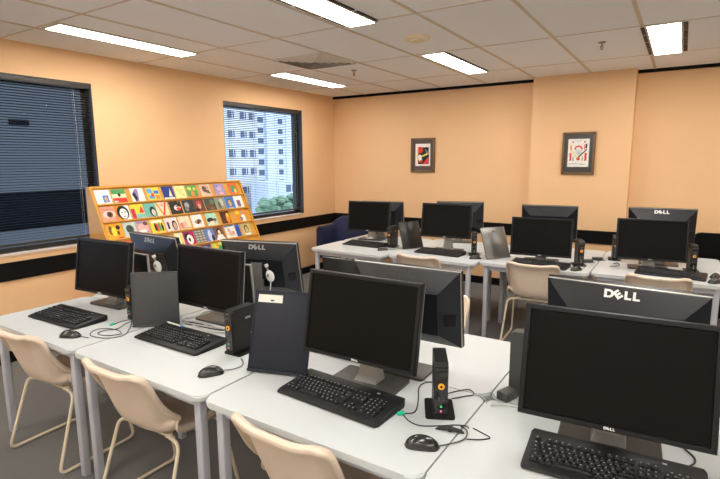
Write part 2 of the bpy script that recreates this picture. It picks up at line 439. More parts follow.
def picture(x, y, z, w, h, matk, pw, ph, bg, shapes, label):
    t = thing('framed_picture', label, 'picture', (x, y, z))
    b = MB().m('frame_wood'); f = .024
    for s in (-1, 1):
        b.box((s*(w/2-f/2), -.014, h/2), (f, .028, h), bev=.004); b.box((0, -.014, h/2+s*(h/2-f/2)), (w-.01, .028, f), bev=.004)
    b.obj('frame', t)
    b = MB().m(matk); b.box((0, -.008, h/2), (w-.03, .008, h-.03)); b.obj('mount', t, smooth=False)
    o = printed('print', pw, ph, .001, bg, shapes, t); o.location = (.0, -.0125, h/2-ph/2+.005)
picture(1.497, 0, 1.457, .356, .464, 'mat_brown', .222, .30, WH,
        [rec(.13, .08, .92, .84, K), ell(.33, .72, .2, .15, RD), pol(WH, (.58, .84), (.72, .84), (.92, .5), (.92, .68), (.84, .84), (.9, .6), (.8, .55)), pol(YE, (.35, .45), (.85, .58), (.85, .52), (.35, .38)), pol(GN, (.35, .40), (.85, .53), (.85, .49), (.35, .36)),
         pol(RD, (.5, .08), (.88, .42), (.88, .08)), ell(.3, .38, .13, .13, WH), ell(.36, .26, .11, .1, WH), rec(.13, .08, .2, .84, YE), pol(RD, (.25, .2), (.5, .12), (.42, .3))],
        'smaller dark framed card print in red and black left of the pillar')
picture(3.507, PY, 1.453, .347, .472, 'mat_black', .222, .312, WH,
        [ell(.22, .89, .05, .04, RD, 4), ell(.78, .89, .05, .04, RD, 4), rec(.32, .92, .68, .935, GY), ([(.5+.2*math.cos(R(a)), .62+.15*math.sin(R(a))) for a in range(0, 181, 15)]+[(.5+.13*math.cos(R(a)), .62+.09*math.sin(R(a))) for a in range(180, -1, -15)], RD),
         rec(.09, .22, .18, .5, RD), rec(.8, .22, .9, .5, RD), pol(OR, (.1, .62), (.18, .55), (.18, .75), (.1, .8)), rec(.82, .66, .9, .82, K), pol(RD, (.76, .6), (.8, .6), (.8, .8), (.76, .8)), ell(.5, .53, .15, .11, (.6, .6, .62)),
         pol(K, (.4, .3), (.46, .27), (.92, .62), (.88, .64)), pol(YE, (.16, .6), (.2, .6), (.5, .32), (.46, .3)), pol(RD, (.42, .24), (.55, .38), (.6, .24)), rec(.24, .22, .3, .36, GY), rec(.68, .22, .74, .38, (.3, .45, .35)), rec(.1, .1, .5, .12, GY), rec(.55, .08, .9, .1, GY)],
        'dark framed print on white paper hung on the pillar')

# ------------------------------------------------------------------ display rack with cards
RY0, RY1 = -3.858, -2.058
rack = thing('display_rack', 'honey wood sloping display rack of picture cards against left wall', 'display rack', (0, (RY0+RY1)/2, 0))
RL = RY1-RY0
DX, DZ = .4138, -.9104                       # unit down-slope
NX, NZ = .9104, .4138                        # outward normal
TOPX, TOPZ = .06, 1.385
def slope(t, out=0): return (TOPX+DX*t+NX*out, TOPZ+DZ*t+NZ*out)
tmax = (TOPZ-.03)/.9104
for s in (-1, 1):
    a = slope(-.006, .014); e = slope(tmax, .014)
    b = MB().m('pine'); b.prism([(.016, .0), (.016, a[1]), a, e, (e[0], 0)], s*(RL/2)-.011, s*(RL/2)+.011, 'Y'); b.obj('side_panel', rack, smooth=False)
b = MB().m('pine'); p0, p1 = slope(-.015, -.012), slope(tmax, -.012); q0, q1 = slope(-.015, 0), slope(tmax, 0)
b.prism([p0, q0, q1, p1], -RL/2+.011, RL/2-.011, 'Y'); b.obj('backboard', rack, smooth=False)
b = MB().m('pine'); p = slope(0, .004); b.box((p[0], 0, p[1]), (.026, RL-.022, .018), rot=Euler((0, R(-24.4), 0))); b.obj('top_rail', rack, smooth=False)
PITCH = .1695
for k in range(8):
    t0 = .170+PITCH*k
    if t0 > tmax: break
    b = MB().m('pine')
    p = slope(t0, .007); b.box((p[0], 0, p[1]), (.016, RL-.022, .010), rot=Euler((0, R(-24.4), 0)))
    p = slope(t0-.001, .017); b.box((p[0], 0, p[1]), (.005, RL-.022, .013), rot=Euler((0, R(-24.4), 0)))
    b.obj('ledge', rack, smooth=False)
CARDS = [  # row, y, width, background, shapes, label words
 (0, -3.786, .135, WH, [rec(.45, .12, .85, .62, BL), ell(.66, .33, .11, .2, SK)], 'white card with small blue portrait'),
 (0, -3.608, .135, CR, [rec(0, .65, 1, 1, GN), rec(0, .0, 1, .38, RD), ell(.52, .58, .1, .12, K), ell(.2, .12, .15, .08, TL)], 'green, cream and red banded card'),
 (0, -3.419, .132, WH, [pol(PU, (.1, .6), (.4, .95), (.6, .9), (.5, 0), (.25, 0)), pol(K, (.1, .55), (.3, .75), (.45, .3), (.3, 0))], 'white card with dark violet streak'),
 (0, -3.246, .135, YE, [rec(.05, .55, .45, .9, (.1, .4, .75)), rec(.1, .15, .55, .42, (.05, .35, .6)), rec(.55, .5, .95, .75, BL), rec(.6, .1, .95, .4, OR), rec(.3, .3, .5, .55, RD)], 'mosaic card in yellow, blue and orange'),
 (0, -3.074, .128, NV, [pol(CR, (.5, .25), (.72, .85), (.8, .2)), rec(.05, .02, .95, .17, (.6, .72, .72))], 'navy card with a cream sail'),
 (0, -2.928, .125, (.78, .76, .36), [ell(.5, .55, .2, .3, (.66, .68, .25)), ell(.3, .7, .1, .12, LM), rec(.6, .2, .8, .4, LM)], 'pale lime yellow card'),
 (0, -2.776, .13, GN, [ell(.3, .75, .2, .15, LM), ell(.5, .35, .14, .25, OR), rec(0, 0, 1, .12, RD), ell(.75, .7, .12, .12, YE)], 'green card with orange figure'),
 (0, -2.594, .138, (.66, .5, .38), [ell(.4, .65, .2, .25, BR), pol(BR, (.3, .4), (.9, .2), (.8, .5), (.45, .65)), ell(.7, .75, .12, .15, TAN)], 'beige card with brown figures'),
 (0, -2.397, .135, (.36, .28, .52), [ell(.5, .6, .25, .2, (.55, .42, .6)), ell(.6, .2, .25, .12, PK), ell(.3, .8, .15, .1, PU)], 'lavender card'),
 (0, -2.192, .135, (.82, .13, .03), [ell(.5, .55, .25, .3, GN), ell(.7, .3, .15, .2, YE), pol(GN, (.6, .9), (.95, .3), (.8, .2)), ell(.35, .3, .1, .12, BL)], 'scarlet card with green scribbles'),
 (1, -3.792, .135, (.78, .33, .23), [ell(.52, .48, .42, .25, (.75, .55, .48)), ell(.55, .47, .2, .2, BR), ell(.56, .47, .1, .1, K), ell(.5, .8, .4, .06, (.62, .22, .15))], 'salmon card with one big eye'),
 (1, -3.628, .14, OR, [rec(.45, 0, 1, 1, WH), ell(.52, .52, .4, .46, K), ell(.55, .45, .26, .34, WH), ell(.45, .55, .06, .04, K), ell(.66, .55, .06, .04, K), rec(.48, .24, .64, .28, K)], 'black and white face card with orange edge'),
 (1, -3.475, .13, YE, [rec(0, 0, .3, .7, (.55, .03, .08)), rec(.3, .05, 1, .35, TL), pol(RD, (.6, .4), (.85, .9), (1, .4))], 'yellow, crimson and teal card'),
 (1, -3.340, .128, (.16, .42, .36), [ell(.68, .4, .26, .36, K), ell(.72, .33, .16, .24, (.62, .55, .45))], 'teal card with dark haired head'),
 (1, -3.204, .13, CR, [pol(OR, (0, 1), (.18, 1), (.55, .1), (.45, 0)), pol(RD, (.95, 1), (.8, 1), (.45, .1), (.55, 0)), ell(.55, .8, .2, .1, PK)], 'cream card with red letter V'),
 (1, -3.045, .135, K, [ell(.62, .5, .28, .2, WH), ell(.7, .42, .18, .12, RD), pol(K, (.4, .6), (.9, .75), (.9, .55)), ell(.8, .92, .05, .04, OR)], 'black card with white and red lips'),
 (1, -2.886, .14, (.035, .035, .04), [ell(.38, .62, .2, .22, GY), ell(.3, .35, .16, .2, (.2, .2, .2))], 'black card with grey figure'),
 (1, -2.748, .13, (.16, .05, .035), [ell(.5, .65, .25, .22, (.55, .08, .06)), ell(.5, .45, .14, .2, SK), ell(.25, .2, .2, .15, K)], 'dark card with red headscarf'),
 (1, -2.598, .14, (.07, .085, .06), [ell(.4, .4, .25, .18, BR), ell(.7, .7, .2, .2, (.12, .2, .13)), ell(.6, .2, .18, .1, (.3, .12, .07))], 'dark green and brown forest card'),
 (1, -2.450, .125, (.27, .29, .22), [ell(.6, .6, .2, .3, (.55, .55, .45)), ell(.35, .4, .15, .3, (.1, .13, .1)), ell(.7, .2, .15, .15, TAN)], 'mottled grey green card'),
 (1, -2.312, .13, BL, [ell(.48, .5, .26, .36, BR), ell(.48, .46, .18, .28, SK), rec(.2, 0, .75, .1, WH)], 'blue card with brown face'),
 (1, -2.178, .125, WH, [rec(.25, .1, .68, .66, (.2, .16, .28)), ell(.45, .4, .13, .2, (.32, .1, .1))], 'white card with small dark picture'),
 (2, -3.786, .14, (.86, .36, .03), [ell(.25, .6, .12, .3, BR), ell(.75, .75, .14, .16, K), ell(.7, .4, .1, .14, BR), ell(.45, .5, .16, .3, YE), rec(.6, .03, .95, .12, RD)], 'orange card with dark shapes'),
 (2, -3.612, .12, (.47, .56, .50), [ell(.5, .55, .3, .27, (.05, .07, .06)), rec(.35, .18, .6, .35, (.09, .11, .1))], 'grey green card with dark silhouette'),
 (2, -3.477, .13, (.56, .34, .34), [ell(.5, .5, .4, .3, PK), ell(.45, .3, .3, .1, WH), ell(.75, .8, .18, .14, BR), rec(.1, .85, .5, .95, PU)], 'mauve pink card with a smile'),
 (2, -3.322, .138, YE, [rec(.1, .75, .9, .9, WH), ell(.35, .45, .1, .3, K), ell(.5, .4, .08, .3, RD), ell(.65, .45, .1, .32, GN), ell(.85, .4, .08, .3, K)], 'yellow card with row of dark figures'),
 (2, -3.160, .138, (.78, .66, .64), [ell(.72, .42, .2, .36, K), ell(.74, .38, .13, .26, SK), rec(.15, .2, .3, .7, K)], 'pinkish card with black haired head'),
 (2, -3.003, .13, CR, [ell(.25, .35, .22, .2, (.7, .2, .15)), ell(.5, .4, .2, .2, PK), rec(0, .08, 1, .16, TAN)], 'peach cream card with red blot'),
 (2, -2.839, .135, WH, [ell(.35, .45, .15, .12, TAN), ell(.62, .5, .22, .14, BR), ell(.5, .35, .12, .08, K), ell(.75, .35, .1, .06, SK)], 'white card with three brown faces'),
 (2, -2.648, .138, (.40, .70, .56), [ell(.35, .45, .32, .2, K), ell(.5, .22, .35, .16, CR), ell(.78, .45, .15, .12, BR), ell(.7, .25, .08, .06, OR)], 'mint card with dark reclining shape'),
 (2, -2.453, .128, (.09, .035, .02), [ell(.75, .45, .2, .42, OR), ell(.8, .7, .12, .15, YE)], 'dark brown card with orange figure'),
 (2, -2.225, .135, (.90, .25, .02), [ell(.25, .8, .2, .15, YE), pol(WH, (.45, 0), (.55, .55), (.95, .6), (1, 0)), ell(.68, .75, .14, .14, GY), ell(.5, .25, .16, .2, (.25, .24, .2))], 'flame orange card with white robed figure'),
 (3, -3.70, .135, (.60, .14, .05), [ell(.5, .5, .3, .3, YE)], 'rust card with yellow disc'),
 (3, -3.54, .135, OR, [rec(.1, .1, .9, .4, RD), ell(.5, .7, .2, .15, YE)], 'orange and red card low down'),
 (3, -3.124, .10, (.80, .76, .52), [rec(.6, .1, .8, .9, YE)], 'pale straw card half hidden by monitor'),
 (3, -3.012, .13, (.45, .02, .12), [ell(.4, .6, .3, .32, K), ell(.55, .4, .28, .36, WH), ell(.5, .4, .1, .14, K)], 'magenta card with monochrome couple'),
 (3, -2.871, .128, (.16, .16, .14), [rec(.08+.31*i, .08+.19*j, .3+.31*i, .19+.19*j, (.5, .46, .38)) for i in range(3) for j in range(5)], 'grey card with grid of tiles'),
 (3, -2.742, .12, (.13, .22, .55), [ell(.5, .45, .2, .45, (.55, .6, .75)), ell(.75, .25, .15, .25, K)], 'cobalt card with pale figure'),
 (3, -2.613, .13, (.22, .09, .06), [ell(.5, .65, .24, .28, K), ell(.52, .6, .13, .18, CR), pol(WH, (.05, 0), (.3, .42), (.75, .42), (1, 0))], 'brown card with woman in white'),
 (3, -2.449, .14, (.82, .78, .70), [ell(.5, .35, .25, .2, PK), ell(.35, .65, .12, .14, SK), ell(.75, .4, .1, .14, TAN), rec(0, .9, .9, 1, BL)], 'cream card with pink figures'),
 (3, -2.338, .06, (.015, .09, .42), [rec(0, .8, 1, 1, (.03, .14, .5))], 'narrow royal blue card'),
 (3, -2.209, .135, (.52, .48, .18), [ell(.5, .55, .24, .34, BR), ell(.52, .48, .16, .25, SK), rec(.25, .03, .85, .18, WH)], 'olive card with dark haired portrait'),
 (4, -3.68, .135, (.78, .20, .05), [ell(.5, .5, .25, .25, YE)], 'brick red card'),
 (4, -2.85, .13, (.10, .06, .12), [ell(.5, .6, .3, .3, PU)], 'dark plum card'),
 (4, -2.692, .138, LM, [ell(.3, .6, .2, .25, YE), ell(.7, .5, .2, .3, GN), ell(.5, .8, .14, .1, OR)], 'lime green card'),
]
ROWN = ['top row', 'second row', 'third row', 'fourth row', 'fifth row']
for row, y, w, bg, sh, lab in CARDS:
    h = .148 if row else .142; y = min(max(y, RY0+.025+w*.525), RY1-.025-w*.525)
    o = printed('picture_card', w*1.05, h, .003, bg, sh)
    x, z = slope(.170+PITCH*row-.0056, .0015)
    # local X -> +Y world, local -Y -> outward normal, local Z -> up-slope
    m = Matrix(((0, -NX, -DX), (1, 0, 0), (0, -NZ, -DZ))).to_4x4(); m.translation = Vector((x, y, z)); o.matrix_world = m
    tag(o, f'{lab} in the rack\'s {ROWN[row]}', 'card', 'picture cards on the display rack')

# ------------------------------------------------------------------ tables
TZ = .71
def table(x0, x1, y0, y1, label, lean, group):
    cx, cy = (x0+x1)/2, (y0+y1)/2; w, d = x1-x0, y1-y0
    t = thing('computer_table', label, 'table', (cx, cy, 0), 0, group)
    b = MB().m('top'); b.prism(rrect(w, d, .045, 6), TZ-.026, TZ)
    es = [e for e in b.bm.edges if len(e.link_faces) == 2 and abs(e.verts[0].co.z-e.verts[1].co.z) < 1e-5]
    r = bmesh.ops.bevel(b.bm, geom=es, offset=.006, segments=3, affect='EDGES'); b.obj('tabletop', t)
    b = MB().m('leg'); iw, idp = w-.16, d-.12
    for s in (-1, 1):
        b.box((0, s*idp/2, TZ-.05), (iw, .025, .046)); b.box((s*iw/2, 0, TZ-.05), (.025, idp, .046))
    b.obj('apron_rail', t, smooth=False)
    for sx in (-1, 1):
        for sy in (-1, 1):
            b = MB().m('leg'); tx, ty = sx*(w/2-.060), sy*(d/2-.052); oy = lean*sy
            rings = []
            for z, f in ((0, 0), (.004, 1), (TZ-.03, 1)):
                k = 1-z/(TZ-.03)
                rings.append([(tx+px, ty+oy*k+py, z) for px, py in rrect(.038 if f else .034, .038 if f else .034, .006, 3)])
            b.loft(rings); b.obj('leg', t)
    return t
cols = [(1.145, 2.071), (2.081, 3.011), (3.021, 3.949), (3.955, 4.880)]
GF = 'white computer tables'
fl = ['front table nearest the left wall, under the leftmost keyboard', 'front table second from the left, holding the pen topped keyboard', 'front table third from left with loose coiled mouse cable', 'front table at the right edge under the largest screen']
bl = ['rear half table facing the picture card rack, backing the leftmost front table', 'rear half table behind the monitor with dim logo and hanging white earpiece', 'rear half table bare at right, behind the centre front monitor', 'rear half table under the large bright logo monitor']
for (a, c), f_, g_ in zip(cols, fl, bl):
    table(a, c, -5.14, -4.536, f_, .0, GF)
    table(a, c, -4.528, -3.895, g_, .0, GF)
bcols = [(1.262, 2.142, -2.235), (2.150, 3.022, -2.15), (3.030, 3.942, -2.04), (3.951, 4.86, -1.985)]
f2 = ['back row table with rounded free corner beside the blue armchair', 'back row table second from left, with shiny black holder', 'back row table carrying the silvery holder, third from left', 'back row table at the right under the wide bright logo screen']
b2 = ['far side table behind the leftmost back row table', 'far side table behind the back row table with the black holder', 'far side table behind the silver holder\'s table, nearest the pillar', 'far side table at the right by the black chair']
for (a, c, y), f_, g_ in zip(bcols, f2, b2):
    table(a, c, y, y+.60, f_, .0, GF); table(a, c, y+.606, y+1.20, g_, .0, GF)

# ------------------------------------------------------------------ stacking chairs
def chair(x, y, rz, label):
    t = thing('stacking_chair', label, 'chair', (x, y, 0), rz, 'beige plastic stacking chairs')
    prof = [(-.010, .752), (.004, .735), (.022, .68), (.042, .61), (.060, .545), (.078, .49), (.105, .45), (.15, .43), (.22, .424), (.30, .426), (.38, .436), (.44, .440), (.468, .430), (.476, .412)]
    P = spline([(0, p[0], p[1]) for p in prof], 3); n = len(P)
    NV_ = 18; bm = MB().m('plastic_chair'); grid = []
    for i, p in enumerate(P):
        u = i/(n-1); T = (P[min(i+1, n-1)]-P[max(i-1, 0)]).normalized(); N = Vector((0, T.z, -T.y))
        # N points to the rear/underside of the shell
        if u < .45: hw = .213-.008*math.sin(PI*min(1, u/.45))
        else: hw = .213-.004*(u-.45)
        # rounded top corners and front corners
        e0 = max(0, 1-u/.13); e1 = max(0, (u-.9)/.1)
        hw -= .055*e0**2.4+.045*e1**2.2
        row = []
        for j in range(NV_+1):
            v = -1+2*j/NV_; a = abs(v)
            curl = .055*max(0, (a-.35)/.65)**2.2 if u < .42 else .040*max(0, (a-.45)/.55)**2.3
            k = min(1, max(0, (u-.34)/.16)) ; curl = (.055*max(0, (a-.35)/.65)**2.2)*(1-k)+(.040*max(0, (a-.45)/.55)**2.3)*k
            curl *= .30+.70*min(1, u/.28)
            curl += .055*math.exp(-((u-.42)/.11)**2)*a**3
            row.append(bm.bm.verts.new(Vector((v*hw, p.y, p.z))-N*curl))
        grid.append(row)
    fs = []
    for i in range(n-1):
        for j in range(NV_):
            fs.append(bm.bm.faces.new((grid[i][j], grid[i][j+1], grid[i+1][j+1], grid[i+1][j])))
    # rolled outer lip all round the shell
    loop = [grid[0][j] for j in range(NV_+1)]+[grid[i][NV_] for i in range(1, n)]+[grid[n-1][j] for j in range(NV_-1, -1, -1)]+[grid[i][0] for i in range(n-2, 0, -1)]
    cen = {}
    def shell_n(i): 
        T = (P[min(i+1, n-1)]-P[max(i-1, 0)]).normalized(); return Vector((0, T.z, -T.y))
    idx = {}
    for i in range(n):
        for j in range(NV_+1): idx[grid[i][j]] = (i, j)
    out1, out2, out3 = [], [], []
    L = len(loop)
    for q, v in enumerate(loop):
        i, j = idx[v]; N = shell_n(i)
        tang = (loop[(q+1) % L].co-loop[q-1].co).normalized(); o = tang.cross(N).normalized()
        ctr = Vector((0, P[min(max(i, 4), n-5)].y, P[min(max(i, 4), n-5)].z))
        if o.dot(v.co-ctr) < 0: o = -o
        out1.append(bm.bm.verts.new(v.co+o*.009+N*.005)); out2.append(bm.bm.verts.new(v.co+o*.012+N*.017)); out3.append(bm.bm.verts.new(v.co+o*.007+N*.030))
    for q in range(L):
        r_ = (q+1) % L
        bm.bm.faces.new((loop[q], loop[r_], out1[r_], out1[q])); bm.bm.faces.new((out1[q], out1[r_], out2[r_], out2[q])); bm.bm.faces.new((out2[q], out2[r_], out3[r_], out3[q]))
    o = bm.obj('seat_shell', t); md = o.modifiers.new('thickness', 'SOLIDIFY'); md.thickness = .005; md.offset = 0
    for p in o.data.polygons: p.use_smooth = True
    for s in (-1, 1):
        b = MB().m('rod')
        b.tube([(s*.12, .17, .405), (s*.222, .155, .40), (s*.246, .03, .012), (s*.246, .47, .012), (s*.218, .40, .405), (s*.12, .385, .408)], .0085, fillet=.045, k=10)
        b.obj('sled_leg', t)
    for yy, zz in ((.172, .404), (.385, .408)):
        b = MB().m('rod'); b.tube([(-.16, yy, zz), (.16, yy, zz)], .008)
        for s in (-1, 1): b.cyl((s*.13, yy, zz+.009), .018, .018, seg=12)
        b.obj('cross_bar', t)
    return t
chair(1.675, -5.22, R(3), 'beige stacking chair at the leftmost front table')
chair(2.545, -5.22, R(0), 'beige stacking chair at the second front table, fully in view')
chair(3.482, -5.225, R(-2), 'beige stacking chair cut by the photo bottom, below centre keyboard')
chair(2.53, -2.275, R(-2), 'beige chair before shiny black holder, mostly hidden by front monitor')
chair(3.52, -2.115, R(3), 'beige chair at the back row table with the silvery holder')
chair(4.43, -2.10, R(4), 'beige chair top showing above the large bright logo')
chair(3.235, -3.37, R(180), 'pinkish chair facing the camera, peeking past the centre rear monitor')

# ------------------------------------------------------------------ text (the maker's wordmark on the monitors)
def letters(size, ext, parts):
    """raised letters lying in XZ, face to -Y, centred on the origin"""
    out = bmesh.new()
    for ch, x, rot in parts:
        cu = bpy.data.curves.new('glyph', 'FONT'); cu.body = ch; cu.size = size; cu.extrude = ext; cu.offset = size*.05; cu.align_x = 'CENTER'; cu.align_y = 'CENTER'
        ob = bpy.data.objects.new('glyph', cu); COL.objects.link(ob)
        dg = bpy.context.evaluated_depsgraph_get(); me = bpy.data.meshes.new_from_object(ob.evaluated_get(dg))
        me.transform(Matrix.Translation((x*size, 0, 0)) @ Matrix.Rotation(rot, 4, 'Z') @ Matrix.Diagonal((1.12, 1, 1, 1)))
        out.from_mesh(me); bpy.data.objects.remove(ob); bpy.data.curves.remove(cu); bpy.data.meshes.remove(me)
    bmesh.ops.rotate(out, verts=out.verts, matrix=Matrix.Rotation(PI/2, 3, 'X'))
    me = bpy.data.meshes.new('wordmark'); out.to_mesh(me); out.free(); return me
WORD = [('D', -1.13, 0), ('E', -.36, R(40)), ('L', .43, 0), ('L', 1.12, 0)]
WM = {}
for key, s in (('big', .038), ('small', .010)): WM[key] = letters(s, .0012 if key == 'big' else .0004, WORD)
def wordmark(kind, m, parent, loc, rot):
    me = WM[kind].copy(); me.materials.clear(); me.materials.append(M[m])
    o = bpy.data.objects.new('wordmark', me); COL.objects.link(o); o.parent = parent; o.location = loc; o.rotation_euler = rot; return o

# ------------------------------------------------------------------ monitors
MW, MH = .518, .343
def monitor(x, y, z, yaw, tilt, rear, label, logo='logo', off=.12):
    """x, y, z: middle of the lower front edge; screen faces -Y (or +Y when rear)"""
    a = yaw+(PI if rear else 0)
    bx, by = x-math.sin(a)*off, y+math.cos(a)*off
    t = thing('monitor', label, 'monitor', (bx, by, TZ), a, 'flat computer monitors')
    Tm = Matrix.Translation((0, -off, z-TZ)) @ Matrix.Rotation(-tilt, 4, 'X')
    def put(b, name, smooth=True):
        bmesh.ops.transform(b.bm, matrix=Tm, verts=b.bm.verts); return b.obj(name, t, smooth)
    bz = .017; b = MB().m('bezel')
    # bezel: ring with a front lip
    def ring(w, h, yy, inset=0): return [(-w/2+inset, yy, inset), (w/2-inset, yy, inset), (w/2-inset, yy, h-inset), (-w/2+inset, yy, h-inset)]
    b.loft([ring(MW, MH, .027), ring(MW, MH, .004), ring(MW, MH, 0, .003), ring(MW, MH, 0, bz-.002), ring(MW, MH, .004, bz), ring(MW, MH, .012, bz)], cap=False)
    put(b, 'bezel', False)
    b = MB().m('screen'); b.box((0, .008, MH/2), (MW-2*bz, .004, MH-2*bz)); put(b, 'screen', False)
    # bright hairline rim, then a bevelled back with a raised plateau
    b = MB().m('rim'); b.loft([ring(MW, MH, .027), ring(MW, MH, .034, .0015)], cap=False); put(b, 'rim', False)
    b = MB().m('back')
    b.loft([ring(MW, MH, .034, .0015), ring(MW, MH, .037, .006)], cap=False)
    pl = [(-MW/2+.085, .078, .062), (MW/2-.085, .078, .062), (MW/2-.085, .078, MH-.092), (-MW/2+.085, .078, MH-.092)]
    b.loft([ring(MW, MH, .037, .006), pl, [(p[0]*.985, .083, MH/2-.015+(p[2]-MH/2+.015)*.98) for p in pl]], cap=False)
    b.bm.faces.new([v for v in b.bm.verts][-4:]); put(b, 'back_cover', False)
    b = MB().m('client'); b.box((-MW/2+.043, .057, MH*.38), (.052, .014, .05), rot=Euler((0, 0, R(28))), bev=.003); put(b, 'socket_cover')
    # wordmark on the upper bevel of the back and a small one on the front
    ang = math.atan2(.078-.037, .086)
    o = wordmark('big', logo, t, (0, 0, 0), (0, 0, 0)); o.matrix_local = Tm @ Matrix.Translation((0, .0500, MH-.0285)) @ Matrix.Rotation(PI, 4, 'Z') @ Matrix.Rotation(-ang, 4, 'X')
    o = wordmark('small', 'logo', t, (0, 0, 0), (0, 0, 0)); o.matrix_local = Tm @ Matrix.Translation((0, -.0002, .0088))
    b = MB().m('client')
    for k in range(4): b.box((MW/2-.009, -.0004, .030+.013*k), (.006, .002, .004))
    put(b, 'button', False)
    # stand
    gz = z-TZ
    b = MB().m('neck')
    b.loft([[(-.052, -.045, .010), (.052, -.045, .010), (.052, .035, .010), (-.052, .035, .010)], [(-.046, -.02, .030), (.046, -.02, .030), (.046, .035, .030), (-.046, .035, .030)],
            [(-.036, -.008, gz*.6+.02), (.036, -.008, gz*.6+.02), (.036, .03, gz*.6+.02), (-.036, .03, gz*.6+.02)], [(-.036, .0+(.105-off)*0, gz+.20), (.036, .0, gz+.20), (.036, .028, gz+.20), (-.036, .028, gz+.20)]])
    b.obj('stand_neck', t)
    b = MB().m('back'); yb = .084*math.cos(tilt)-off+math.sin(tilt)*.15
    b.box((0, (yb+.01)/2, gz+.15), (.11, abs(.01-yb)+.012, .11), bev=.008); b.obj('stand_mount', t)
    b = MB().m('base'); b.prism(rrect(.30, .16, .014, 4), 0, .011); b.obj('stand_base', t)
    return t
monitor(1.499, -4.650, .797, R(4.4), R(8.3), 0, 'dark monitor at far left beside the larger window', off=.10)
monitor(2.342, -4.533, .806, R(0), R(6.1), 0, 'dark monitor behind the grey slab and upright box, second from left')
monitor(3.490, -4.773, .834, R(.7), R(10.6), 0, 'centre front monitor with black screen beside navy holder')
monitor(4.399, -4.812, .837, R(4.8), R(13.4), 0, 'largest looking monitor, at the right front edge of photo', off=.187)
monitor(1.625, -4.235, .815, R(-2.6), R(13.4), 1, 'monitor seen from behind in front of the card rack, dim logo', 'logo_dim', off=.09)
monitor(2.301, -3.990, .797, R(16.4), R(13.6), 1, 'monitor seen from behind with silver logo and white earpiece', 'logo_dim')
monitor(3.525, -4.352, .827, R(.7), R(7), 1, 'monitor seen from behind with dark logo, at photo centre', 'logo_dark')
monitor(4.380, -4.305, .845, R(-3), R(9.5), 1, 'monitor seen from behind with big white logo above right front screen', 'logo')
monitor(1.533, -1.513, .820, R(7.9), R(7.3), 0, 'back row monitor nearest the blue armchair, black screen')
monitor(2.567, -1.723, .855, R(5.8), R(10.4), 0, 'back row monitor between the shiny black and silvery holders')
monitor(3.508, -1.80, .772, R(7.6), R(9.6), 0, 'back row monitor under the pillar picture, behind beige chair')
monitor(4.352, -1.655, .795, R(9), R(9.4), 0, 'back row monitor at right, bluish screen below white logo')
monitor(1.505, -1.08, .80, R(11.4), R(8.7), 1, 'far monitor seen from behind, left of all in the back row', 'logo_dark')
monitor(2.42, -.93, .832, R(17.3), R(13.7), 1, 'far monitor seen from behind, just past the black holder', 'logo_dark')
monitor(3.44, -1.147, .842, R(6.4), R(9.6), 1, 'far monitor seen from behind with dark logo, under pillar picture', 'logo_dark')
monitor(4.39, -1.180, .862, R(3.9), R(9.4), 1, 'far monitor seen from behind with white logo, against right bay', 'logo')

